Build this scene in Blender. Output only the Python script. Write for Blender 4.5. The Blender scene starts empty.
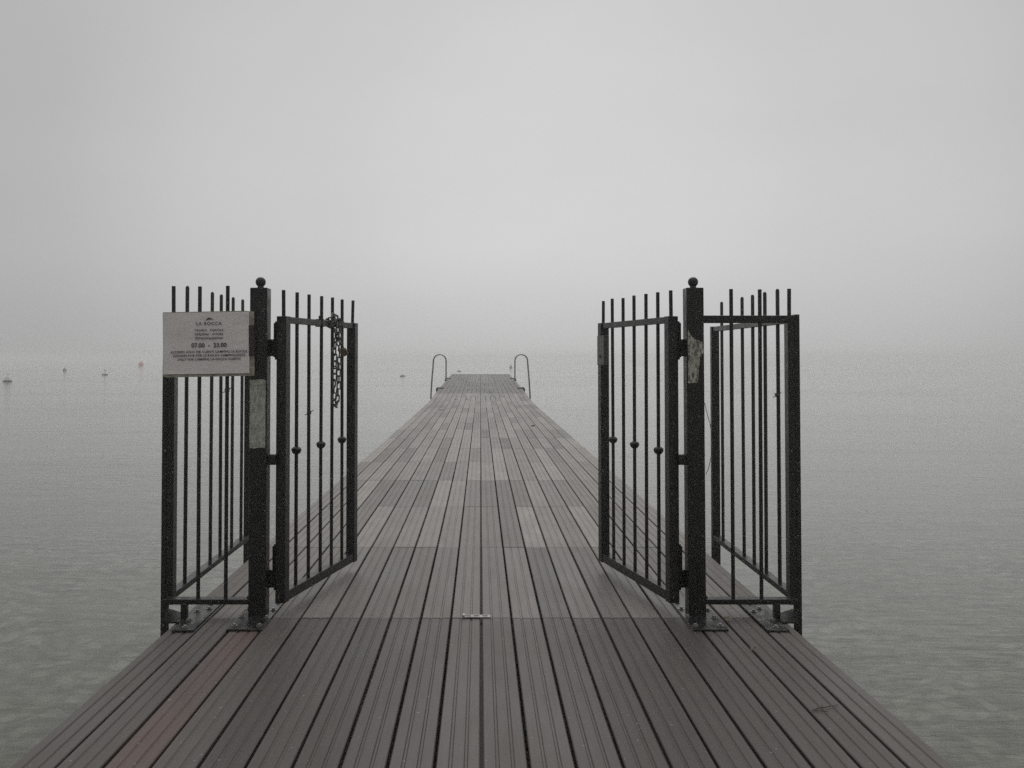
import bpy, bmesh, math, random
from mathutils import Vector, Matrix, noise
R = math.radians
rng = random.Random(7)
scene = bpy.context.scene
COL = scene.collection

# ------------------------------------------------------------------ camera
cam_d = bpy.data.cameras.new("camera")
cam = bpy.data.objects.new("camera", cam_d)
COL.objects.link(cam)
cam.location = (0, 0, 1.3)
cam.rotation_euler = (R(90 + 1.4), 0, 0)
cam_d.sensor_width = 36
cam_d.lens = 32.0
cam_d.shift_x = 0.03076
cam_d.shift_y = -0.0478
cam_d.clip_start = 0.05
cam_d.clip_end = 3000
scene.camera = cam

# ------------------------------------------------------------------ exposure
scene.view_settings.view_transform = 'Standard'
scene.view_settings.look = 'None'
scene.view_settings.gamma = 1
scene.view_settings.exposure = 0
scene.view_settings.use_curve_mapping = False
scene.cycles.use_denoising = False
scene.cycles.volume_bounces = 3
scene.cycles.max_bounces = 10
scene.cycles.transparent_max_bounces = 16
scene.cycles.use_adaptive_sampling = False

# ------------------------------------------------------------------ world: even overcast, brightest low in the fog ahead
SUN_EL, SUN_AZ = 50, 0
world = bpy.data.worlds.new("World")
scene.world = world
world.use_nodes = True
nt = world.node_tree
N, L = nt.nodes, nt.links
N.clear()
def wn(t, **k):
    n = N.new(t)
    for a, b in k.items(): setattr(n, a, b)
    return n
out = wn('ShaderNodeOutputWorld')
bg = wn('ShaderNodeBackground')
bg.inputs['Strength'].default_value = 0.1
sky = wn('ShaderNodeTexSky', sky_type='NISHITA')
sky.sun_disc = False
sky.sun_elevation = R(SUN_EL)
sky.sun_rotation = R(SUN_AZ)
sky.dust_density = 1.5
hs = wn('ShaderNodeHueSaturation')
hs.inputs['Saturation'].default_value = 0.0
hs.inputs['Value'].default_value = 0.9
L.new(sky.outputs[0], hs.inputs['Color'])
tc = wn('ShaderNodeTexCoord')
dot = wn('ShaderNodeVectorMath', operation='DOT_PRODUCT')
L.new(tc.outputs['Generated'], dot.inputs[0])
d0 = Vector((0.10, math.cos(R(10)), math.sin(R(10)))).normalized()
dot.inputs[1].default_value = d0
ac = wn('ShaderNodeMath', operation='ARCCOSINE'); L.new(dot.outputs['Value'], ac.inputs[0])
dv = wn('ShaderNodeMath', operation='DIVIDE'); L.new(ac.outputs[0], dv.inputs[0]); dv.inputs[1].default_value = math.pi
lobe = wn('ShaderNodeFloatCurve')
c = lobe.mapping.curves[0]
LOBE = [(0, .64), (.05, .622), (.08, .582), (.12, .553), (.15, .50), (.18, .45), (.30, .40), (.5, .32), (.7, .25), (1, .22)]
c.points[0].location = LOBE[0]; c.points[1].location = LOBE[-1]
for p in LOBE[1:-1]: c.points.new(*p)
lobe.mapping.update()
L.new(dv.outputs[0], lobe.inputs['Value'])
sep = wn('ShaderNodeSeparateXYZ'); L.new(tc.outputs['Generated'], sep.inputs[0])
zen = wn('ShaderNodeMapRange', interpolation_type='SMOOTHSTEP')      # brighter overhead
L.new(sep.outputs['Z'], zen.inputs['Value'])
zen.inputs['From Min'].default_value = .45; zen.inputs['From Max'].default_value = .95
zen.inputs['To Min'].default_value = 0; zen.inputs['To Max'].default_value = .45
low = wn('ShaderNodeMapRange', interpolation_type='SMOOTHSTEP')      # denser air near the horizon
L.new(sep.outputs['Z'], low.inputs['Value'])
low.inputs['From Min'].default_value = -.01; low.inputs['From Max'].default_value = .13
low.inputs['To Min'].default_value = .83; low.inputs['To Max'].default_value = 1
mp = wn('ShaderNodeMapping'); L.new(tc.outputs['Generated'], mp.inputs[0]); mp.inputs['Scale'].default_value = (2.2, 2.2, 7)
nz = wn('ShaderNodeTexNoise'); L.new(mp.outputs[0], nz.inputs['Vector'])
nz.inputs['Scale'].default_value = 1.6; nz.inputs['Detail'].default_value = 4
nr = wn('ShaderNodeMapRange'); L.new(nz.outputs['Fac'], nr.inputs['Value'])
nr.inputs['From Min'].default_value = .3; nr.inputs['From Max'].default_value = .7
nr.inputs['To Min'].default_value = .98; nr.inputs['To Max'].default_value = 1.02
a1 = wn('ShaderNodeMath', operation='ADD'); L.new(lobe.outputs[0], a1.inputs[0]); L.new(zen.outputs[0], a1.inputs[1])
m1 = wn('ShaderNodeMath', operation='MULTIPLY'); L.new(a1.outputs[0], m1.inputs[0]); L.new(low.outputs[0], m1.inputs[1])
m2 = wn('ShaderNodeMath', operation='MULTIPLY'); L.new(m1.outputs[0], m2.inputs[0]); L.new(nr.outputs[0], m2.inputs[1])
m3 = wn('ShaderNodeMath', operation='MULTIPLY'); L.new(m2.outputs[0], m3.inputs[0]); m3.inputs[1].default_value = 10.0
tint = wn('ShaderNodeMix', data_type='RGBA', blend_type='MULTIPLY')
tint.inputs['Factor'].default_value = 1
L.new(m3.outputs[0], tint.inputs['A']); tint.inputs['B'].default_value = (.992, 1.0, .994, 1)
mx = wn('ShaderNodeMix', data_type='RGBA'); mx.inputs['Factor'].default_value = .95
L.new(hs.outputs[0], mx.inputs['A']); L.new(tint.outputs['Result'], mx.inputs['B'])
L.new(mx.outputs['Result'], bg.inputs['Color'])
L.new(bg.outputs[0], out.inputs['Surface'])

sd = bpy.data.lights.new("sun", 'SUN')
sd.energy = 0.5; sd.angle = R(40); sd.color = (1, .985, .96)
sun = bpy.data.objects.new("sun", sd)
COL.objects.link(sun)
sun.rotation_euler = Vector((math.sin(R(SUN_AZ)) * math.cos(R(SUN_EL)), math.cos(R(SUN_AZ)) * math.cos(R(SUN_EL)), math.sin(R(SUN_EL)))).to_track_quat('Z', 'Y').to_euler()
sun.location = (0, 30, 20)

# ------------------------------------------------------------------ material helper
def mat(name, build):
    m = bpy.data.materials.new(name); m.use_nodes = True
    t = m.node_tree; t.nodes.clear()
    o = t.nodes.new('ShaderNodeOutputMaterial')
    class G: pass
    g = G(); g.t = t
    def node(ty, ins=None, **k):
        n = t.nodes.new(ty)
        for a, b in k.items(): setattr(n, a, b)
        for a, b in (ins or {}).items():
            if hasattr(b, 'is_output'): t.links.new(b, n.inputs[a])
            else: n.inputs[a].default_value = b
        return n
    g.node = node
    def co(scale=(1, 1, 1), kind='Object', rot=(0, 0, 0)):
        tcn = node('ShaderNodeTexCoord')
        return node('ShaderNodeMapping', {'Vector': tcn.outputs[kind], 'Scale': scale, 'Rotation': rot}).outputs[0]
    g.co = co
    g.noise = lambda v, s, d=4, r=.55: node('ShaderNodeTexNoise', {'Vector': v, 'Scale': s, 'Detail': d, 'Roughness': r}).outputs['Fac']
    g.rng = lambda v, a, b, x, y: node('ShaderNodeMapRange', {'Value': v, 'From Min': a, 'From Max': b, 'To Min': x, 'To Max': y}).outputs[0]
    g.math = lambda op, a, b=0.0: node('ShaderNodeMath', {0: a, 1: b}, operation=op).outputs[0]
    def mix(f, a, b, bt='MIX'):
        return node('ShaderNodeMix', {'Factor': f, 'A': a, 'B': b}, data_type='RGBA', blend_type=bt).outputs['Result']
    # RGBA sockets share names with float ones; set by index instead
    def mixc(f, a, b, bt='MIX'):
        n = t.nodes.new('ShaderNodeMix'); n.data_type = 'RGBA'; n.blend_type = bt
        for i, v in ((0, f), (6, a), (7, b)):
            if hasattr(v, 'is_output'): t.links.new(v, n.inputs[i])
            else: n.inputs[i].default_value = v
        return n.outputs[2]
    g.mix = mixc
    g.bump = lambda h, s, d=.01: node('ShaderNodeBump', {'Height': h, 'Strength': s, 'Distance': d}).outputs[0]
    g.out = lambda s, k='Surface': t.links.new(s, o.inputs[k])
    def pr(**k):
        n = node('ShaderNodeBsdfPrincipled')
        for a, b in k.items():
            a = a.replace('_', ' ')
            if hasattr(b, 'is_output'): t.links.new(b, n.inputs[a])
            else: n.inputs[a].default_value = b
        g.out(n.outputs[0]); return n
    g.pr = pr
    build(g); return m
def col(r, g_=None, b=None):
    return (r, r if g_ is None else g_, r if b is None else b, 1)

def m_paint(g):                    # black gloss paint, chipped and weather-spotted
    v = g.co()
    chips = g.rng(g.noise(v, 95, 3, .6), .635, .675, 0, 1)
    zone = g.rng(g.noise(v, 6, 3), .44, .56, 0, 1)
    f = g.math('MULTIPLY', chips, zone)
    dust = g.rng(g.noise(v, 16, 5, .7), .45, .8, 0, .55)
    base = g.mix(dust, col(.0035), col(.010, .0098, .009))
    c_ = g.mix(f, base, col(.33, .32, .30))
    rough = g.rng(g.noise(v, 30, 4), .3, .7, .27, .46)
    g.pr(Base_Color=c_, Roughness=rough, Normal=g.bump(g.noise(v, 120, 3), .12, .002), Specular_IOR_Level=.48)
m_black = mat('black_paint', m_paint)

def m_plate_(g):                   # steel base plate: black paint worn through to grey metal, wet
    v = g.co()
    worn = g.rng(g.noise(v, 14, 6, .68), .50, .66, 0, 1)
    spots = g.rng(g.noise(v, 130, 2), .66, .7, 0, 1)
    c_ = g.mix(worn, col(.020, .021, .021), col(.055, .056, .054))
    c_ = g.mix(spots, c_, col(.4, .39, .37))
    g.pr(Base_Color=c_, Roughness=g.rng(worn, 0, 1, .22, .5), Metallic=.35, Normal=g.bump(g.noise(v, 60, 4), .2, .003))
m_plate = mat('worn_steel_plate', m_plate_)
def m_bolt_(g): g.pr(Base_Color=col(.3, .29, .27), Metallic=.8, Roughness=.4)
m_bolt = mat('bolt_steel', m_bolt_)
def m_galv_(g):
    v = g.co()
    g.pr(Base_Color=g.mix(g.rng(g.noise(v, 40, 4), .35, .65, 0, 1), col(.28, .27, .26), col(.46, .45, .43)), Metallic=.6, Roughness=.42)
m_galv = mat('galvanised_steel', m_galv_)
def m_chain_(g):
    v = g.co()
    g.pr(Base_Color=g.mix(g.rng(g.noise(v, 60, 3), .4, .6, 0, 1), col(.05, .047, .044), col(.17, .165, .155)), Metallic=.7, Roughness=.45)
m_chain = mat('dark_chain_steel', m_chain_)
def m_brass_(g):
    v = g.co()
    g.pr(Base_Color=g.mix(g.rng(g.noise(v, 50, 3), .35, .65, 0, 1), col(.10, .07, .045), col(.2, .145, .09)), Metallic=.6, Roughness=.5)
m_brass = mat('tarnished_brass', m_brass_)
def m_stainless_(g): g.pr(Base_Color=col(.16, .16, .155), Metallic=.9, Roughness=.32)
m_stainless = mat('ladder_steel', m_stainless_)
def m_rubber_(g): g.pr(Base_Color=col(.022), Roughness=.7)
m_case = mat('lock_case_metal', lambda g: g.pr(Base_Color=g.mix(g.noise(g.co(), 40, 4), col(.05), col(.12)), Roughness=.38, Metallic=.2))
m_rubber = mat('black_rubber', m_rubber_)

def m_deck_(g):                    # grey-brown composite boards, each board its own tone
    v = g.co()
    tone = g.node('ShaderNodeAttribute', attribute_name='tone').outputs['Fac']
    red = g.node('ShaderNodeAttribute', attribute_name='red').outputs['Fac']
    # every board is cut from a different stretch of grain, and weathers unevenly
    seed = g.node('ShaderNodeAttribute', attribute_name='seed').outputs['Fac']
    offs = g.node('ShaderNodeCombineXYZ', {0: g.math('MULTIPLY', seed, 13.0), 1: g.math('MULTIPLY', seed, 71.0), 2: g.math('MULTIPLY', seed, 29.0)}).outputs[0]
    def bco(scale):
        return g.node('ShaderNodeMapping', {'Vector': g.node('ShaderNodeVectorMath', {0: v, 1: offs}, operation='ADD').outputs[0], 'Scale': scale}).outputs[0]
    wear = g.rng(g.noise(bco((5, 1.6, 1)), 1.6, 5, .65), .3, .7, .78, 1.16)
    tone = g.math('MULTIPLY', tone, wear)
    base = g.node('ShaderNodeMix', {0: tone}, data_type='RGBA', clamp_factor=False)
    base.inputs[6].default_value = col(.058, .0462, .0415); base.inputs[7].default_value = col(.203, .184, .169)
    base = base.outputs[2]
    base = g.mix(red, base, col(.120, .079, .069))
    streak = g.noise(bco((38, 1.1, 5)), 3.0, 5, .65)
    base = g.mix(1.0, base, g.mix(g.rng(streak, .25, .75, 0, 1), col(.78), col(1.20)), 'MULTIPLY')
    damp = g.noise(g.co((1.3, .8, 1)), 1.7, 5, .6)
    dampf = g.rng(damp, .38, .66, 0, 1)
    base = g.mix(1.0, base, g.mix(dampf, col(.80, .79, .785), col(1.1)), 'MULTIPLY')
    fine = g.noise(v, 330, 3, .7)
    base = g.mix(1.0, base, g.mix(g.rng(fine, .3, .7, 0, 1), col(.84), col(1.16)), 'MULTIPLY')
    spots = g.rng(g.noise(v, 42, 2, .5), .715, .74, 0, .6)
    base = g.mix(spots, base, col(.34, .33, .31))
    ink = g.rng(g.noise(v, 21, 2, .5), .70, .75, 0, .5)
    base = g.mix(ink, base, col(.05, .045, .04))
    rough = g.rng(dampf, 0, 1, .44, .62)
    h = g.math('ADD', g.math('MULTIPLY', streak, .7), g.math('MULTIPLY', fine, .4))
    g.pr(Base_Color=base, Roughness=rough, Normal=g.bump(h, .35, .002))
m_deck = mat('composite_decking', m_deck_)
def m_beam_(g):
    v = g.co()
    g.pr(Base_Color=g.mix(g.noise(v, 9, 5), col(.05, .045, .04), col(.11, .10, .09)), Roughness=.8)
m_beam = mat('wet_timber', m_beam_)

def m_paper_(g):                   # laminated sheet, creased and dulled
    v = g.co()
    c_ = g.mix(g.rng(g.noise(v, 5, 5), .3, .7, 0, 1), col(.75, .705, .685), col(.84, .80, .78))
    st = g.rng(g.noise(g.co((3, 3, 1)), 16, 5, .7), .60, .75, 0, .35)
    c_ = g.mix(st, c_, col(.52, .49, .46))
    h = g.noise(g.co((1, 1, 2.5)), 7, 2)
    g.pr(Base_Color=c_, Roughness=.42, Normal=g.bump(h, .25, .02))
m_paper = mat('laminated_paper', m_paper_)
def m_board_(g):
    v = g.co()
    c_ = g.mix(g.rng(g.noise(v, 30, 4), .4, .65, 0, 1), col(.40, .38, .31), col(.22, .205, .16))
    g.pr(Base_Color=c_, Roughness=.7)
m_board = mat('weathered_board', m_board_)
def m_ink_(g): g.pr(Base_Color=col(.075, .070, .074), Roughness=.5)
m_ink = mat('dark_print', m_ink_)
def m_clamp_(g): g.pr(Base_Color=col(.03, .022, .018), Roughness=.6)
m_clamp = mat('brown_tape', m_clamp_)
def m_label_(g):                   # remains of a paper sticker, half torn off
    v = g.co((1, 1, 1))
    n1 = g.noise(g.co((2.2, 1, 1)), 38, 6, .7)
    c_ = g.mix(g.rng(n1, .40, .60, 0, 1), col(.26, .26, .225), col(.50, .50, .45))
    lines = g.rng(g.noise(g.co((3, 1, 26)), 4, 3, .7), .57, .64, 0, .55)
    c_ = g.mix(lines, c_, col(.11, .108, .095))
    g.pr(Base_Color=c_, Roughness=.8, Normal=g.bump(n1, .4, .002))
m_label = mat('torn_sticker', m_label_)
def m_label2_(g):
    n1 = g.noise(g.co((2.6, 1, 1)), 34, 6, .75)
    c_ = g.mix(g.rng(n1, .44, .53, 0, 1), col(.11, .105, .085), col(.50, .49, .42))
    g.pr(Base_Color=c_, Roughness=.8, Normal=g.bump(n1, .5, .002))
m_label2 = mat('peeling_sticker', m_label2_)

def simple(name, c_, rough=.6, metal=0.0):
    return mat(name, lambda g: g.pr(Base_Color=c_, Roughness=rough, Metallic=metal))
m_red = simple('red_buoy_plastic', col(.55, .03, .03), .45)
m_white = simple('white_buoy_plastic', col(.75, .73, .72), .45)
m_darkb = simple('dark_buoy_plastic', col(.03, .03, .03), .6)
m_orange = simple('orange_buoy_plastic', col(.42, .22, .08), .5)
m_greyb = simple('grey_buoy_plastic', col(.12, .12, .12), .6)
m_twig = simple('twig_bark', col(.12, .085, .07), .8)
m_leafp = simple('pale_dead_leaf', col(.32, .28, .22), .7)
m_leafd = simple('dark_dead_leaf', col(.035, .028, .022), .7)

def m_water_(g):
    # small wind ripples over a longer lazy swell, crests lying nearly across the view
    v1 = g.co((1.3, 4.0, 1), 'Object', (0, 0, R(8)))
    v2 = g.co((.42, 1.1, 1), 'Object', (0, 0, R(-4)))
    v3 = g.co((2.2, 7.0, 1), 'Object', (0, 0, R(9)))
    h = g.math('ADD', g.math('MULTIPLY', g.noise(v1, 2.1, 3, .55), .040),
               g.math('ADD', g.math('MULTIPLY', g.noise(v2, 1.1, 3, .5), .10), g.math('MULTIPLY', g.noise(v3, 2.4, 2, .5), .014)))
    patch = g.rng(g.noise(g.co((.06, .12, 1)), 1.0, 3), .35, .65, .08, .36)
    h = g.math('MULTIPLY', h, patch)
    nb = g.node('ShaderNodeBump', {'Height': h, 'Strength': 1.0, 'Distance': 1.0}).outputs[0]
    fr = g.node('ShaderNodeFresnel', {'IOR': 1.333, 'Normal': nb}).outputs[0]
    gl = g.node('ShaderNodeBsdfGlossy', {'Color': col(1), 'Roughness': .06, 'Normal': nb}).outputs[0]
    tr = g.node('ShaderNodeBsdfTransparent', {'Color': col(.83, .84, .81)}).outputs[0]
    df = g.node('ShaderNodeBsdfDiffuse', {'Color': col(.22, .22, .207)}).outputs[0]
    body = g.node('ShaderNodeMixShader', {0: .17, 1: tr, 2: df}).outputs[0]
    g.out(g.node('ShaderNodeMixShader', {0: fr, 1: body, 2: gl}).outputs[0])
m_water = mat('lake_water', m_water_)
def m_bed_(g):
    v = g.co()
    vo = g.node('ShaderNodeTexVoronoi', {'Vector': v, 'Scale': 7.5, 'Randomness': 1.0})
    sepc = g.node('ShaderNodeSeparateColor', {0: vo.outputs['Color']}).outputs[0]
    c_ = g.mix(sepc, col(.20, .195, .165), col(.46, .45, .395))
    edge = g.rng(vo.outputs['Distance'], .35, .65, 0, .5)
    c_ = g.mix(edge, c_, col(.09, .086, .066))
    c_ = g.mix(g.rng(g.noise(v, .8, 4), .42, .62, 0, .6), c_, col(.25, .24, .195))
    g.pr(Base_Color=c_, Roughness=.9)
m_bed = mat('pebble_lakebed', m_bed_)

# ------------------------------------------------------------------ object helpers
def link(name, data, parent=None):
    o = bpy.data.objects.new(name, data); COL.objects.link(o)
    if parent: o.parent = parent
    return o
def tag(o, label=None, cat=None, group=None, kind=None):
    for k, v in (('label', label), ('category', cat), ('group', group), ('kind', kind)):
        if v: o[k] = v
    return o
def thing(name, loc, label, cat, group=None, rotz=0.0):
    o = link(name, None); o.location = loc; o.rotation_euler = (0, 0, rotz); o.empty_display_size = .1
    return tag(o, label, cat, group)
def obj(name, bm, m, parent=None, smooth=False):
    me = bpy.data.meshes.new(name)
    bmesh.ops.recalc_face_normals(bm, faces=bm.faces[:])
    bm.to_mesh(me); bm.free()
    me.materials.append(m)
    if smooth:
        for p in me.polygons: p.use_smooth = True
        try: me.set_sharp_from_angle(angle=R(40))
        except Exception: pass
    return link(name, me, parent)
def box(bm, x0, x1, y0, y1, z0, z1, bev=0.0):
    t = bmesh.new()
    bmesh.ops.create_cube(t, size=1)
    for v in t.verts:
        v.co = Vector(((x0 + x1) / 2 + v.co.x * (x1 - x0), (y0 + y1) / 2 + v.co.y * (y1 - y0), (z0 + z1) / 2 + v.co.z * (z1 - z0)))
    if bev: bmesh.ops.bevel(t, geom=t.edges[:], offset=bev, segments=2, profile=.5, affect='EDGES')
    me = bpy.data.meshes.new('t'); t.to_mesh(me); t.free(); bm.from_mesh(me); bpy.data.meshes.remove(me)
    return bm
def B(*a, **k): return box(bmesh.new(), *a, **k)
def tube(bm, pts, r, n=10, closed=False, cap=True):
    pts = [Vector(p) for p in pts]
    rs = r if isinstance(r, (list, tuple)) else [r] * len(pts)
    rings = []; prev = None; m = len(pts)
    for i, p in enumerate(pts):
        if closed: d = (pts[(i + 1) % m] - pts[i - 1]).normalized()
        else: d = (pts[min(i + 1, m - 1)] - pts[max(i - 1, 0)]).normalized()
        if prev is None:
            a = Vector((0, 0, 1)) if abs(d.z) < .9 else Vector((1, 0, 0))
            u = d.cross(a).normalized()
        else:
            u = (prev - d * prev.dot(d)).normalized()
        prev = u; w = d.cross(u)
        rings.append([bm.verts.new(p + (u * math.cos(2 * math.pi * k / n) + w * math.sin(2 * math.pi * k / n)) * rs[i]) for k in range(n)])
    for i in range(m if closed else m - 1):
        a, b = rings[i], rings[(i + 1) % m]
        for k in range(n): bm.faces.new((a[k], a[(k + 1) % n], b[(k + 1) % n], b[k]))
    if cap and not closed:
        bm.faces.new(rings[0]); bm.faces.new(rings[-1][::-1])
    return bm
def lathe(bm, prof, n=18, c0=(0, 0, 0)):
    """profile [(r,z)...] turned about the z axis"""
    rings = []
    for r, z in prof:
        if r < 1e-6: rings.append([bm.verts.new((c0[0], c0[1], c0[2] + z))])
        else: rings.append([bm.verts.new((c0[0] + r * math.cos(2 * math.pi * k / n), c0[1] + r * math.sin(2 * math.pi * k / n), c0[2] + z)) for k in range(n)])
    for a, b in zip(rings, rings[1:]):
        for k in range(n):
            q = [a[k % len(a)], a[(k + 1) % len(a)], b[(k + 1) % len(b)], b[k % len(b)]]
            u = []
            for w in q:
                if w not in u: u.append(w)
            if len(u) >= 3: bm.faces.new(u)
    return bm
def ball(bm, c0, r, n=18, m=10, sz=1.0):
    return lathe(bm, [(r * math.sin(math.pi * i / m), -r * sz * math.cos(math.pi * i / m)) for i in range(m + 1)], n, c0)

# ================================================================== SETTING
WATER_Z = -0.43
# lake bed: shallow and stony by the shore, falling away
def bed_z(x, y): return -1.0 - .055 * max(0, y - 3) if y < 75 else -1.0 - .055 * 72
bm = bmesh.new()
xs = [-510, -200, -90, -45, -25, -15] + [-10 + i * .25 for i in range(81)] + [15, 25, 45, 90, 200, 510]
ys = [-510, -150, -40, -15, -8, -5, -3, -2, -1] + [i * .25 for i in range(1, 57)] + [16, 18, 21, 25, 30, 40, 55, 75, 150, 510]
grid = [[bm.verts.new((x, y, bed_z(x, y) + (.10 * noise.noise(Vector((x * 1.9, y * 1.9, 0))) + .06 * noise.noise(Vector((x * 4.7, y * 4.7, 3))) if abs(x) < 11 and y < 16 else 0))) for x in xs] for y in ys]
for j in range(len(ys) - 1):
    for i in range(len(xs) - 1):
        bm.faces.new((grid[j][i], grid[j][i + 1], grid[j + 1][i + 1], grid[j + 1][i]))
tag(obj('lakebed', bm, m_bed, smooth=True), kind='structure')
bm = bmesh.new()
bmesh.ops.create_circle(bm, cap_ends=True, radius=500, segments=96)
for v in bm.verts: v.co.z = WATER_Z
tag(obj('water', bm, m_water), kind='structure')

# haze: one closed box of even pale air
HAZE_D = 0.0042
def m_haze_(g):
    n = g.node('ShaderNodeVolumePrincipled', {'Color': (1, 1, .99, 1), 'Density': HAZE_D, 'Anisotropy': .66})
    g.out(n.outputs[0], 'Volume')
m_haze = mat('haze_air', m_haze_)
tag(obj('haze', B(-515, 515, -515, 515, -6.2, 2.3), m_haze), 'pale grey fog lying over the lake', kind='stuff')

# ================================================================== PIER
PITCH, W20 = .1504, 10
Y_J, ROW = 4.573, 1.694
Y_END = 47.2
def deck_z(y):
    t = max(0.0, y - 24.0)
    return .0187 * t * min(1, t / 6 if t < 6 else 1) if t < 6 else .0187 * t
pier = thing('pier', (0, 4.5, 0), 'long grey plank pier running straight out into the foggy lake', 'pier')
OY = 4.5
def put(bm):
    bmesh.ops.translate(bm, verts=bm.verts, vec=(0, -OY, 0)); return bm
bm = bmesh.new()
lt = bm.faces.layers.float.new('tone'); lr = bm.faces.layers.float.new('red'); ls = bm.faces.layers.float.new('seed')
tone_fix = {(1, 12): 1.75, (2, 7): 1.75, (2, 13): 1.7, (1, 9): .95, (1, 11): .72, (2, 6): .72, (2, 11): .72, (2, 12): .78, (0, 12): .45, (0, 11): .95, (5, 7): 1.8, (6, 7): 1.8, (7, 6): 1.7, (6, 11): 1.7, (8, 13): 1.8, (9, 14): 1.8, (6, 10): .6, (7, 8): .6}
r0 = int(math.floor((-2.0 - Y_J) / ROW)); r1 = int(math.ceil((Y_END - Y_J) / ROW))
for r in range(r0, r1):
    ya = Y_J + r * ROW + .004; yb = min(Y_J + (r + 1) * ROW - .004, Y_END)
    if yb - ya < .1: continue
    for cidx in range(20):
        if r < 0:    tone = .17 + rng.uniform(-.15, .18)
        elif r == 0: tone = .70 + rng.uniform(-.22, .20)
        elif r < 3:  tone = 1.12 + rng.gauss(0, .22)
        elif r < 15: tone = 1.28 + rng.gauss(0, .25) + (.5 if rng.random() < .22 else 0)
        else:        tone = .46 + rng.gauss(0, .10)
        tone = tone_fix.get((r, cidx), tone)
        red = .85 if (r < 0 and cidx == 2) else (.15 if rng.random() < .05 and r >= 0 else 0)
        xc = (cidx - 9.5) * PITCH + .004
        sd_ = rng.random()
        hw = PITCH / 2 - .0058
        dz = rng.uniform(-.0012, .0012); dx = rng.uniform(-.0008, .0008)
        # board section: eased arrises, two shallow drainage grooves
        prof = [(-hw, -.022), (-hw, -.003), (-hw + .0035, 0)]
        for gx in (-.165, .165):
            q = gx * PITCH
            gw, gd = .0072, .0042
            if cidx in (0, 19) : q = q * 1.0
            prof += [(q - gw, 0), (q - gw * .45, -gd), (q + gw * .45, -gd), (q + gw, 0)]
        prof += [(hw - .0035, 0), (hw, -.003), (hw, -.022)]
        cuts = [ya, yb] if yb < 23 or ya > 31 else [ya, (ya + yb) / 2, yb]
        rings = [[bm.verts.new((xc + dx + px, y - OY, deck_z(y) + dz + pz)) for px, pz in prof] for y in cuts]
        fs = []
        for a, b in zip(rings, rings[1:]):
            for k in range(len(prof) - 1): fs.append(bm.faces.new((a[k], a[k + 1], b[k + 1], b[k])))
            fs.append(bm.faces.new((a[-1], a[0], b[0], b[-1])))
        fs.append(bm.faces.new(rings[0])); fs.append(bm.faces.new(rings[-1][::-1]))
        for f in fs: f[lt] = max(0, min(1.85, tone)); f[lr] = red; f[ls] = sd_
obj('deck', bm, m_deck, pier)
for sx in (-1.39, -.60, .004, .60, 1.39):
    bm = bmesh.new()
    stations = [-2.0, 24, 26, 28, 30, Y_END - .02]
    sec = [(-.05, -.25), (.05, -.25), (.05, -.026), (-.05, -.026)]
    rings = [[bm.verts.new((sx + a, y - OY, deck_z(y) + b)) for a, b in sec] for y in stations]
    for a, b in zip(rings, rings[1:]):
        for k in range(4): bm.faces.new((a[k], a[(k + 1) % 4], b[(k + 1) % 4], b[k]))
    bm.faces.new(rings[0]); bm.faces.new(rings[-1][::-1])
    obj('long_beam', bm, m_beam, pier)
for i in range(-1, 9):
    y = 1.2 + i * 5.1 + 1.0
    if y > 46.8: continue
    z = deck_z(y)
    obj('cross_beam', put(B(-1.34, 1.34, y - .07, y + .07, z - .43, z - .256)), m_beam, pier)
    for sx in (-1.22, 1.22):
        obj('pile', tube(bmesh.new(), [(sx, y - OY, -5.2), (sx, y - OY, z - .29)], .10, 14), m_beam, pier, True)

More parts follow.
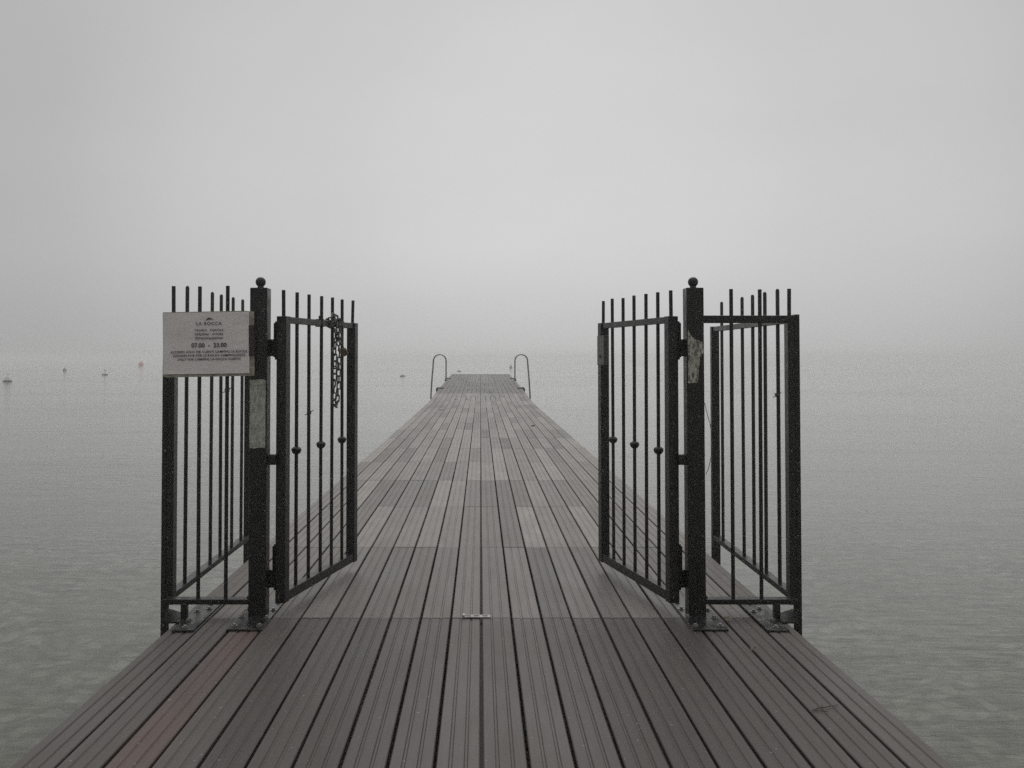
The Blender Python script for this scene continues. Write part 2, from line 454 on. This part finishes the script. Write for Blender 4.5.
# ================================================================== GATE POSTS
def bolt_bm(x, y, z):
    b = bmesh.new()
    lathe(b, [(0, 0), (.016, 0), (.016, .003), (.0, .003)], 14, (x, y, z))
    lathe(b, [(0, .0031), (.0095, .0031), (.0095, .010), (.007, .012), (0, .012)], 6, (x, y, z))
    return b
def gate_post(xc, s, label, sticker):
    t = thing('gate_post', (xc, 4.616, 0), label, 'post', 'square gate posts with ball tops')
    w = .0435
    obj('shaft', B(-w, w, -w, w, .006, 1.651, bev=.004), m_black, t)
    fin = bmesh.new()
    lathe(fin, [(0, 1.651), (.017, 1.651), (.015, 1.661)] + [(.026 * math.sin(math.pi * i / 12), 1.682 - .026 * math.cos(math.pi * i / 12)) for i in range(3, 13)], 20)
    obj('ball_finial', fin, m_black, t, True)
    off = -.006 if s < 0 else -.010
    pl = obj('base_plate', B(-.0845 + off * s * -1, .0845 + off * s * -1, -.266, .262, .0005, .0105, bev=.002), m_plate, t)
    for bx, by in ((-.06, -.21), (.06, -.21), (-.063, -.06), (.064, -.075), (.066, .06), (-.064, .08), (.06, .2), (-.06, .2)):
        obj('bolt', bolt_bm(bx + off * s * -1, by, .0105), m_bolt, pl)
    # stop lug for the gate leaf
    obj('stop_lug', B(*sorted((-s * (w - .002), -s * (w + .042))), -.022, .022, .758, .81, bev=.003), m_black, t)
    wl = bmesh.new()
    ball(wl, (s * (w + .004), -.012, .095), .011, 10, 6)
    obj('weld_nut', wl, m_black, t, True)
    # remains of a sticker on the face
    b = bmesh.new()
    if sticker == 'long':
        outl = [(-.041, .846), (-.02, .843), (.005, .848), (.0375, .845), (.0385, .93), (.0375, 1.03), (.0385, 1.12), (.037, 1.187), (.01, 1.190), (-.02, 1.186), (-.0415, 1.189), (-.040, 1.05), (-.0415, .95)]
    else:
        outl = [(-.038, 1.170), (-.01, 1.172), (.012, 1.171), (.013, 1.21), (.016, 1.25), (.021, 1.275), (.020, 1.30), (.031, 1.315), (.040, 1.322), (.0395, 1.36), (.034, 1.376), (.021, 1.386), (.008, 1.381), (-.006, 1.397), (-.016, 1.401), (-.030, 1.424), (-.038, 1.437), (-.0385, 1.36), (-.037, 1.28), (-.0385, 1.22)]
    fr = [b.verts.new((x, -w - .0015, z)) for x, z in outl]; bk = [b.verts.new((x, -w - .0001, z)) for x, z in outl]
    b.faces.new(fr); b.faces.new(bk[::-1])
    for k in range(len(outl)): b.faces.new((fr[k], fr[(k + 1) % len(outl)], bk[(k + 1) % len(outl)], bk[k]))
    obj('sticker', b, m_label if sticker == 'long' else m_label2, t)
    return t
post_l = gate_post(-1.1165, -1, 'black square post beside the notice board, long grey sticker below its middle', 'long')
post_r = gate_post(1.0830, 1, 'black square post with a ragged torn sticker near its ball top', 'torn')
post_r.rotation_euler = (0, R(-.12), 0)

# ================================================================== GATE LEAVES (standing open, away from the camera)
def gate_leaf(xh, yh, s, dirx, length, label):
    """local x runs from the hinge stile to the free stile; local -y*s... inner face towards the walkway"""
    ang = math.atan2(.92, dirx)
    t = thing('gate_leaf', (xh, yh, 0), label, 'gate', 'open barred gate leaves', ang)
    zb, zt, h = .062, 1.509, .0265
    inn = -1 if s < 0 else 1          # local y sign of the side facing the walkway
    for u in (0, length):
        obj('stile', B(u - h, u + h, -h, h, zb, zt, bev=.0025), m_black, t)
    obj('rail', B(h - .001, length - h + .001, -.018, .018, zt - .034, zt - .0015, bev=.002), m_black, t)
    obj('rail', B(h - .001, length - h + .001, -.022, .022, zb + .003, zb + .052, bev=.002), m_black, t)
    for k in range(7):
        u = length * k / 6
        jx, jy = rng.uniform(-.004, .004), rng.uniform(-.003, .003)
        z0 = zt - .006 if k in (0, 6) else zb + .045
        p = tube(bmesh.new(), [(u, 0, z0), (u + jx, jy, 1.645 + rng.uniform(-.004, .004))], .0095, 12)
        pk = obj('picket', p, m_black, t, True)
        if k in (1, 3, 5):
            c_ = bmesh.new()
            zc = .813 if True else 0
            lathe(c_, [(.0085, -.026), (.011, -.021), (.0185, -.017), (.0235, -.009), (.0265, .001), (.0265, .005), (.023, .010), (.018, .0145), (.011, .017), (.0085, .021)], 16, (u + jx * .5, jy * .5, zc))
            obj('collar', c_, m_black, pk, True)
    # hinges on the near stile, reaching back to the post
    for z0, z1, c0, c1 in ((1.30, 1.475, 1.305, 1.392), (.135, .345, .135, .225)):
        hb = bmesh.new()
        side = -inn
        box(hb, -.020, .004, *sorted((side * (h - .001), side * (h + .020))), z0, z1, bev=.002)
        hg = obj('hinge', hb, m_black, t)
        kb = bmesh.new()
        box(kb, -.024, .012, *sorted((side * (h + .018), side * (h + .052))), c0, c1, bev=.004)
        obj('knuckle', kb, m_black, hg)
        pin = tube(bmesh.new(), [(-.008, side * (h + .01), z0 - .012), (-.008, side * (h + .01), z1 + .008)], .007, 10)
        obj('hinge_pin', pin, m_black, hg, True)
    return t
leaf_l = gate_leaf(-1.004, 4.640, -1, .222, .945, 'black barred gate leaf standing open, with chain and padlock on its top rail')
leaf_r = gate_leaf(.972, 4.640, 1, -.222, .945, 'black barred gate leaf standing open, with a lock case on its free edge')
# lock case on the right leaf
lb = obj('lock_case', B(.945 - .082, .945 + .030, -.005,   .0295, 1.252, 1.432, bev=.003), m_case, leaf_r)
kh = bmesh.new()
lathe(kh, [(0, 0), (.010, 0), (.010, .004), (.004, .005), (0, .005)], 14)
bmesh.ops.rotate(kh, verts=kh.verts, matrix=Matrix.Rotation(R(-90), 3, 'X'))
bmesh.ops.translate(kh, verts=kh.verts, vec=(.945 - .02, .0295, 1.305))
obj('keyhole', kh, m_rubber, lb, True)
# pipe clamps on the left top rail
for u in (.455, .745):
    obj('rail_clamp', B(u - .012, u + .012, -.023, .023, 1.470, 1.514, bev=.003), m_black, leaf_l)
    tb = tube(bmesh.new(), [(u - .004, 0, 1.512), (u - .004, 0, 1.532)], .006, 8)
    obj('clamp_screw', tb, m_black, leaf_l, True)

# ================================================================== FENCES
def short_fence(s, xs_p, x_post, zt_p, label):
    t = thing('fence_panel', (s * 1.37, 4.60, 0), label, 'fence', 'short fence panels between gate post and corner')
    ox = s * 1.37
    a, b = sorted((x_post - ox, s * 1.585 - ox))
    obj('rail', B(a, b, -.02, .02, 1.473, 1.511, bev=.003), m_black, t)
    obj('rail', B(a, b, -.028, .028, .066, .092, bev=.003), m_black, t)
    for i, x in enumerate(xs_p):
        far = abs(x) > 1.5
        z0 = 1.49 if far else .085
        jx = rng.uniform(-.003, .003)
        obj('picket', tube(bmesh.new(), [(x - ox + jx, 0, z0), (x - ox, 0, zt_p + rng.uniform(-.002, .002))], .0098, 12), m_black, t, True)
    obj('foot', B(s * 1.475 - ox - .015, s * 1.475 - ox + .015, -.05, -.014, .0105, .075, bev=.003), m_black, t)
    px = s * 1.4105 - ox
    pl = obj('base_plate', B(px - .051, px + .051, -.265, .26, .0005, .0105, bev=.002), m_plate, t)
    for bx, by in ((0, -.22), (.02 * s, -.1), (-.025, .05), (.02, .1), (0, .2)):
        obj('bolt', bolt_bm(px + bx, by, .0105), m_bolt, pl)
    return t
short_fence(-1, (-1.553, -1.420, -1.279), -1.158, 1.660, 'narrow black fence panel behind the notice board')
short_fence(1, (1.268, 1.413, 1.562), 1.125, 1.645, 'narrow black fence panel right of the post with the torn sticker')
def side_fence(s, top, label):
    X = -1.610 if s < 0 else 1.618
    dp = .012 if s < 0 else 0
    t = thing('side_fence', (X, 4.73, 0), label, 'fence', 'barred fences along the pier edges')
    y0, y1 = 0.0, 1.56
    obj('stile', B(-.0175 + s * -.013, .0175 + s * -.013, -.03, .03, .03, 1.509, bev=.002), m_black, t)
    obj('stile', B(-.027 + dp, .027 + dp, y1 - .02, y1 + .02, -.30, 1.512, bev=.002), m_black, t)
    obj('corner_post', B(*sorted((s * .006, s * .032)), -.028, .028, -.36, 1.522, bev=.003), m_black, t)
    obj('rail', B(-.018 + dp * .5, .018 + dp * .5, .031, y1 - .021, 1.478, 1.510, bev=.002), m_black, t)
    obj('rail', B(-.024 + dp * .5, .024 + dp * .5, .031, y1 - .021, .052, .084, bev=.002), m_black, t)
    for k in range(6):
        y = (.22, .452, .68, .885, 1.143, 1.37)[k]
        tip = [(dp, y, .08), (dp + rng.uniform(-.003, .003), y, top - .008), (dp, y, top)]
        obj('picket', tube(bmesh.new(), tip, [.0105, .0105, .006], 12), m_black, t, True)
    b = bmesh.new()
    pl = [(-.150, -.26), (-.075, -.265), (.008, -.031), (-.022, -.031), (-.150, -.14)]
    lo = [b.verts.new((s * x, y, .003)) for x, y in pl]; hi = [b.verts.new((s * x, y, .011)) for x, y in pl]
    b.faces.new(lo); b.faces.new(hi)
    for k in range(5): b.faces.new((lo[k], lo[(k + 1) % 5], hi[(k + 1) % 5], hi[k]))
    obj('deck_bracket', b, m_black, t)
    return t
side_fence(-1, 1.688, 'barred fence receding along the left pier edge behind the notice board')
side_fence(1, 1.672, 'barred fence receding along the right pier edge past the torn sticker post')

# ================================================================== NOTICE BOARD
sign = thing('notice_board', (-1.358, 4.546, 1.366), 'grey opening hours notice fixed to the black bars', 'sign')
sign.rotation_euler = (0, R(-.8), 0)
hw_, hh = .227, .164
outl = [(-hw_, -hh + .006), (-hw_ + .02, -hh), (.1, -hh + .002), (hw_, -hh + .003), (hw_, hh - .004), (hw_ - .05, hh), (0, hh - .001), (-hw_, hh - .002)]
bm = bmesh.new()
fr = [bm.verts.new((x, 0, z)) for x, z in outl]; bk = [bm.verts.new((x, .008, z)) for x, z in outl]
bm.faces.new(fr); bm.faces.new(bk[::-1])
for k in range(len(outl)): bm.faces.new((fr[k], fr[(k + 1) % 8], bk[(k + 1) % 8], bk[k]))
board = obj('board', bm, m_board, sign)
px0, px1, pz0, pz1 = -.227, .2045, -.148, .159
bm = bmesh.new()                     # the sheet: gently buckled
nx, nz = 28, 20
gv = []
for j in range(nz + 1):
    row = []
    for i in range(nx + 1):
        u, v = i / nx, j / nz
        x = px0 + (px1 - px0) * u; z = pz0 + (pz1 - pz0) * v
        wob = .0016 * noise.noise(Vector((x * 9, z * 9, 1))) + .0012 * max(0, 1 - abs((z - .06) - .28 * (x - .05)) / .02) * (1 if x > -.02 else .3)
        row.append(bm.verts.new((x, -.0052 + wob, z)))
    gv.append(row)
for j in range(nz):
    for i in range(nx): bm.faces.new((gv[j][i], gv[j][i + 1], gv[j + 1][i + 1], gv[j + 1][i]))
paper = obj('paper_sheet', bm, m_paper, sign, True)
obj('tape', B(.203, .2285, -.0085, .0295, -.062, .092, bev=.001), m_clamp, sign)
def text(body, x, z, size, sp=1.0, weight=0.0, xs=1.0, name='lettering'):
    cu = bpy.data.curves.new('text', 'FONT'); cu.body = body; cu.size = size; cu.align_x = 'CENTER'
    cu.space_character = sp; cu.offset = weight; cu.extrude = .0003; cu.resolution_u = 3
    o = bpy.data.objects.new('text', cu); COL.objects.link(o)
    bpy.context.view_layer.update()
    dg = bpy.context.evaluated_depsgraph_get()
    me = bpy.data.meshes.new_from_object(o.evaluated_get(dg))
    bpy.data.objects.remove(o)
    me.materials.clear(); me.materials.append(m_ink)
    me.transform(Matrix.Translation((x, -.0088, z)) @ Matrix.Rotation(R(90), 4, 'X') @ Matrix.Diagonal((xs, 1, 1, 1)))
    return link(name, me, paper)
CX = .004
text('LA ROCCA', CX, .0950, .0225, 1.22, .0002)
text('ORARIO   PONTILE', CX, .0640, .0152, 1.12, .0002)
text('OPENING   HOURS', CX, .0440, .0152, 1.12, .0002)
text('ÖFFNUNGSZEITEN', CX, .0240, .0152, 1.10, .0002)
text('07.00  -  23.00', CX, -.0155, .0300, 1.0, .0007)
text('ACCESSO SOLO PER CLIENTI CAMPING LA ROCCA', CX, -.0435, .0158, 1.02, .0002, 1.04)
text('ZUGANG NUR FÜR LA ROCCA CAMPINGGÄSTE', CX, -.0620, .0158, 1.02, .0002, 1.04)
text('ONLY FOR CAMPING LA ROCCA CLIENTS', CX, -.0805, .0158, 1.02, .0002, 1.04)
bm = bmesh.new()                     # little rock-hill emblem over the name
pr = [(-.020, .1175), (-.013, .1225), (-.008, .1285), (-.001, .1325), (.005, .1315), (.010, .1285), (.016, .1270), (.024, .1215), (.013, .1235), (.004, .1215), (-.004, .1235), (-.010, .1195)]
fr = [bm.verts.new((CX + x, -.0086, z)) for x, z in pr]
bk = [bm.verts.new((CX + x, -.0080, z)) for x, z in pr]
bm.faces.new(fr); bm.faces.new(bk[::-1])
for k in range(len(pr)): bm.faces.new((fr[k], fr[(k + 1) % len(pr)], bk[(k + 1) % len(pr)], bk[k]))
obj('hill_emblem', bm, m_ink, paper)

# ================================================================== CHAIN, PADLOCK, WIRES
def link_mesh():
    bm = bmesh.new(); pts = []
    a, b = .0125, .0100
    for k in range(8): t_ = math.pi * k / 7; pts.append((b * math.cos(t_), 0, a + b * math.sin(t_)))
    for k in range(8): t_ = math.pi + math.pi * k / 7; pts.append((b * math.cos(t_), 0, -a + b * math.sin(t_)))
    tube(bm, pts, .0043, 7, closed=True)
    return bm
leaf_m = Matrix.Translation(leaf_l.location) @ Matrix.Rotation(leaf_l.rotation_euler.z, 4, 'Z')
IN = -1                              # local y of the walkway side of the left leaf
hang = leaf_m @ Vector((.615, 0, 1.0))
chain = thing('chain', hang, 'dark steel chain hanging in a doubled loop from the gate top rail', 'chain', None, leaf_l.rotation_euler.z)
first = obj('link', link_mesh(), m_chain, chain, True)
path = []
yI = IN * .034
def seg(p, q, n): return [Vector(p).lerp(Vector(q), i / n) for i in range(n)]
pts = []
pts += seg((.040, yI - .012, .375), (.048, yI, .50), 3) + seg((.048, yI, .515), (.05, .026, .53), 2) + seg((.05, .03, .52), (-.062, .03, .50), 4) + seg((-.066, .0, .49), (-.060, yI, .465), 2)
pts += seg((-.055, yI, .475), (-.035, yI, .535), 3) + seg((-.035, IN * .02, .545), (.02, IN * .012, .548), 3) + seg((.03, yI, .53), (.012, yI - .004, .44), 4)
pts += seg((.012, yI - .006, .44), (-.030, yI - .012, .38), 3) + seg((-.040, yI - .010, .38), (-.040, yI, .045), 14)
pts += seg((-.040, yI, .045), (-.012, yI, .008), 2) + seg((-.012, yI, .008), (.020, yI, .05), 2)
pts += seg((.020, yI, .05), (.022, yI - .006, .36), 13) + seg((.022, yI - .014, .36), (-.05, yI - .006, .47), 5) + [Vector((-.058, yI, .478))]
# resample
res = [pts[0]]; step = .0365; acc = 0
for p, q in zip(pts, pts[1:]):
    d = (q - p).length; pos = 0
    while acc + (d - pos) >= step:
        pos += step - acc; acc = 0
        res.append(p.lerp(q, pos / d))
    acc += d - pos
for i in range(len(res) - 1):
    p, q = res[i], res[i + 1]
    o = first if i == 0 else first.copy()
    if i: COL.objects.link(o); o.parent = chain
    d = (q - p).normalized()
    xa = Vector((1, 0, 0)); xa = (xa - d * xa.dot(d)).normalized()
    if abs(d.x) > .9: xa = Vector((0, 0, 1)); xa = (xa - d * xa.dot(d)).normalized()
    qt = Matrix((xa, d.cross(xa), d)).transposed().to_quaternion()
    o.rotation_mode = 'QUATERNION'
    o.rotation_quaternion = qt @ Matrix.Rotation(R((100 if i % 2 else 10) + rng.uniform(-38, 38)), 3, 'Z').to_quaternion()
    o.location = (p + q) / 2 + Vector((rng.uniform(-.007, .007), rng.uniform(-.005, .005), rng.uniform(-.003, .003)))
pk = thing('padlock', leaf_m @ Vector((.665, IN * .050, 1.345)), 'small tarnished brass padlock dangling from the chain', 'padlock', None, leaf_l.rotation_euler.z)
pk.rotation_euler = (0, R(-28), leaf_l.rotation_euler.z - R(75))
obj('body', B(-.020, .020, -.008, .008, -.040, 0, bev=.003), m_brass, pk)
obj('shackle', tube(bmesh.new(), [(-.012, 0, -.004), (-.012, 0, .018)] + [(-.012 * math.cos(math.pi * k / 8), 0, .018 + .014 * math.sin(math.pi * k / 8)) for k in range(1, 8)] + [(.012, 0, .018), (.012, 0, -.004)], .0032, 8), m_galv, pk, True)
def wire_tie(loc, label, rz):
    b = bmesh.new(); pts = []
    for k in range(28):
        a = 2 * math.pi * k / 11
        pts.append((.0115 * math.cos(a), .0115 * math.sin(a), -.006 + .0005 * k))
    pts += [(.018, .004, .009), (.023, .005, .014)]
    pts = [(-.022, -.004, -.012), (-.016, -.002, -.010)] + pts
    tube(b, pts, .0022, 6)
    o = obj('wire_tie', b, m_chain, None, True)
    o.location = loc; o.rotation_euler = (0, 0, rz)
    return tag(o, label, 'wire', 'wire ties twisted round fence bars')
wire_tie(leaf_m @ Vector((.945 / 6 * 2, 0, 1.0)), 'twisted wire tie on a bar of the gate leaf with the chain', .1)
wire_tie((-1.279, 4.600, 1.135), 'twisted wire tie on a bar below the notice board', .3)
wire_tie((1.61, 4.95, 1.095), 'twisted wire tie on a bar of the right edge fence', -.2)
o = obj('loose_wire', tube(bmesh.new(), [(0, 0, 0), (.012, .002, -.05), (.026, .003, -.10), (.036, .003, -.16), (.038, .003, -.22), (.030, .003, -.28), (.018, .002, -.33), (.004, 0, -.36)], .0016, 6), m_chain, None, True)
o.location = (1.131, 4.60, 1.07)
tag(o, 'thin loose wire curling beside the post with the torn sticker', 'wire')

# ================================================================== FLOOR LATCH
fl = thing('floor_latch', (-.020, 4.585, 0), 'flat steel gate latch plate screwed across the deck joint', 'latch')
b = bmesh.new()
box(b, -.070, .070, -.020, .020, .002, .008, bev=.0015)
obj('plate', b, m_galv, fl)
obj('keeper', B(-.070, -.058, -.018, .018, .008, .016, bev=.002), m_galv, fl)
for x in (-.042, .0, .042):
    obj('slot', B(x - .013, x + .013, -.008, .004, .0082, .0090), m_rubber, fl)

# ================================================================== SWIM LADDERS AT THE FAR END
def ladder(s, label):
    y0 = 39.5; z0 = deck_z(y0)
    t = thing('swim_ladder', (s * 1.50, y0, z0), label, 'ladder', 'hooped steel swim ladders')
    for dy in (0, .42):
        pts = [(0, dy, -.12), (-s * .0, dy, .0), (s * .0, dy, .80)]
        n = 10
        for k in range(n + 1):
            a = math.pi * k / n
            pts.append((s * (.275 - .275 * math.cos(a)), dy, .86 + .27 * math.sin(a)))
        pts += [(s * .57, dy, .60), (s * .62, dy, 0), (s * .66, dy, -.70), (s * .67, dy, -1.5)]
        obj('handrail', tube(bmesh.new(), pts, .023, 10), m_stainless, t, True)
        obj('foot_flange', B(-.06, .06, dy - .06, dy + .06, .001, .020, bev=.003), m_rubber, t)
    for z in (-.75, -1.05, -1.35):
        x = s * (.66 + (z + .70) * -.012)
        obj('tread', B(x - .04, x + .04, .02, .40, z - .015, z + .015, bev=.003), m_stainless, t)
ladder(-1, 'hooped steel swim ladder on the left side of the far pier end')
ladder(1, 'hooped steel swim ladder on the right side of the far pier end')
def cleat(s, y, label):
    z = deck_z(y)
    t = thing('dock_bumper', (s * 1.47, y, z), label, 'bumper', 'black bumpers at the far pier edges')
    b = bmesh.new()
    sec = [(-.16, .002), (.045, .002), (.06, -.06), (.06, -.15), (.12, -.17), (.15, -.02), (.10, .05), (-.06, .035)]
    f0 = [b.verts.new((s * x, -.10, z_)) for x, z_ in sec]; f1 = [b.verts.new((s * x, .14, z_)) for x, z_ in sec]
    b.faces.new(f0); b.faces.new(f1[::-1])
    for k in range(len(sec)): b.faces.new((f0[k], f0[(k + 1) % 8], f1[(k + 1) % 8], f1[k]))
    obj('pad', b, m_rubber, t)
    obj('anchor_bolt', tube(bmesh.new(), [(-s * .11, .02, .003), (-s * .11, .02, .045)], .018, 8), m_chain, t, True)
cleat(-1, 33.0, 'black bumper on the left pier edge nearer than the ladder')
cleat(1, 33.0, 'black bumper on the right pier edge nearer than the ladder')
cleat(-1, 41.2, 'black bumper on the left pier edge just beyond the ladder')
cleat(1, 41.2, 'black bumper on the right pier edge just beyond the ladder')

# ================================================================== BUOYS
def buoy(x, y, kind, label):
    t = thing('buoy', (x, y, WATER_Z), label, 'buoy', 'small buoys out on the lake')
    if kind == 'cone':
        obj('float_base', lathe(bmesh.new(), [(0, -.2), (.24, -.2), (.31, -.05), (.31, .06), (.26, .09), (0, .09)], 20), m_darkb, t, True)
        obj('cone_top', lathe(bmesh.new(), [(0, .088), (.22, .088), (.2, .22), (.11, .38), (.05, .45), (0, .46)], 20), m_white, t, True)
        obj('top_ring', tube(bmesh.new(), [(.05 * math.cos(2 * math.pi * k / 12), 0, .50 + .05 * math.sin(2 * math.pi * k / 12)) for k in range(12)], .012, 6, closed=True), m_greyb, t, True)
    elif kind == 'ball':
        obj('float', ball(bmesh.new(), (0, 0, .33), .50, 20, 12), m_red, t, True)
        obj('mooring_eye', tube(bmesh.new(), [(0, 0, .82), (0, 0, .93)], .04, 8), m_darkb, t, True)
    elif kind == 'disc':
        obj('float', lathe(bmesh.new(), [(0, -.1), (.26, -.08), (.29, .02), (.26, .10), (0, .12)], 18), m_darkb, t, True)
        obj('staff', tube(bmesh.new(), [(0, 0, .11), (.02, 0, .40)], .025, 8), m_darkb, t, True)
        obj('top_mark', lathe(bmesh.new(), [(0, .36), (.07, .40), (.06, .50), (0, .54)], 10), m_darkb, t, True)
    elif kind == 'pin':
        obj('float', lathe(bmesh.new(), [(0, -.1), (.20, -.05), (.23, .08), (.17, .26), (.06, .34), (0, .35)], 16), m_greyb, t, True)
        obj('staff', tube(bmesh.new(), [(.02, 0, .33), (.04, 0, .62)], .03, 8), m_darkb, t, True)
    elif kind == 'mast':
        obj('float', lathe(bmesh.new(), [(0, -.1), (.24, -.06), (.27, .10), (.22, .2), (0, .22)], 16), m_darkb, t, True)
        obj('cone_top', lathe(bmesh.new(), [(0, .218), (.20, .218), (.08, .52), (0, .54)], 14), m_orange, t, True)
        obj('mast', tube(bmesh.new(), [(0, 0, .52), (0, 0, .95)], .02, 6), m_orange, t, True)
    else:
        b = bmesh.new(); rx = .26
        ball(b, (0, 0, .0), rx, 16, 8, .40)
        for v in b.verts: v.co.y *= .5
        obj('float', b, m_darkb if kind == 'flat' else m_greyb, t, True)
        obj('mooring_eye', tube(bmesh.new(), [(-.05, 0, .09), (-.03, 0, .15), (.03, 0, .15), (.05, 0, .09)], .016, 6), m_darkb, t, True)
    return t
buoy(-33.8, 65.1, 'cone', 'white cone buoy on a dark base, leftmost on the water')
buoy(-52.5, 115, 'pin', 'small grey buoy with a pin top between the white buoy and the flat dark one')
buoy(-36.7, 89, 'disc', 'dark disc buoy with a short upright staff, left of the red ball')
buoy(-67.5, 181, 'ball', 'round red buoy faint in the fog left of the notice board')
buoy(-7.1, 83, 'low', 'low dark grey float lying left of the left swim ladder')
buoy(-2.6, 111, 'flat', 'flat dark float seen just beyond the far pier end')
buoy(4.9, 147, 'mast', 'tiny orange topped buoy by the right swim ladder')

# ================================================================== LITTER ON THE BOARDS
def leaf(x, y, L_, m, label, rz, grp=None):
    b = bmesh.new(); n = 7
    mid = []; lf = []; rt = []
    for i in range(n + 1):
        t_ = i / n; w_ = .34 * L_ * math.sin(math.pi * t_ ** .8)
        z = .006 + .010 * math.sin(math.pi * t_) + .004 * t_
        mid.append(b.verts.new((L_ * (t_ - .5), 0, z)))
        lf.append(b.verts.new((L_ * (t_ - .5), w_ + .0005, z + .006 * math.sin(math.pi * t_))))
        rt.append(b.verts.new((L_ * (t_ - .5), -w_ - .0005, z + .008 * math.sin(math.pi * t_))))
    for i in range(n):
        b.faces.new((mid[i], mid[i + 1], lf[i + 1], lf[i])); b.faces.new((mid[i + 1], mid[i], rt[i], rt[i + 1]))
    bmesh.ops.solidify(b, geom=b.faces[:], thickness=.0012)
    o = obj('fallen_leaf', b, m, None, True)
    o.location = (x, y, deck_z(y)); o.rotation_euler = (0, 0, rz)
    return tag(o, label, 'leaf', 'fallen leaves on the pier boards')
tw = obj('twig', tube(bmesh.new(), [(-.055, -.028, .005), (-.03, -.012, .007), (0, -.006, .008), (.03, .012, .006), (.062, .026, .005)], [.0022, .0026, .0021, .0017, .001], 7), m_twig, None, True)
b2 = bmesh.new(); b2.from_mesh(tw.data)
tube(b2, [(-.018, -.009, .007), (-.002, .016, .008), (.004, .034, .006)], [.0022, .0018, .001], 6)
tube(b2, [(-.045, -.022, .006), (-.028, -.034, .006), (.0, -.040, .005)], [.0022, .0016, .001], 6)
b2.to_mesh(tw.data); b2.free()
tw.location = (1.272, 3.40, 0)
tag(tw, 'small brown forked twig on the foreground boards at the right', 'twig')
leaf(1.203, 4.05, .030, m_leafp, 'tiny pale leaf on the boards between the twig and the right base plates', .6)
leaf(1.213, 4.515, .045, m_leafp, 'pale curled leaf beside the right gate post base plate', 2.0)
leaf(-.95, 22.3, .16, m_leafd, 'dark dead leaf on the left boards before the ladders', .4)
leaf(.98, 17.2, .13, m_leafd, 'dark dead leaf on the right boards well beyond the gate', 1.9)
leaf(.30, 30.5, .26, m_leafd, 'largest dark dead leaf near the pier centre before the ladders', 2.6)
leaf(-.72, 27.2, .15, m_leafd, 'dark dead leaf left of centre far down the pier', .9)
leaf(-.40, 27.4, .13, m_leafd, 'small dark dead leaf close to the centre far down the pier', 1.4)
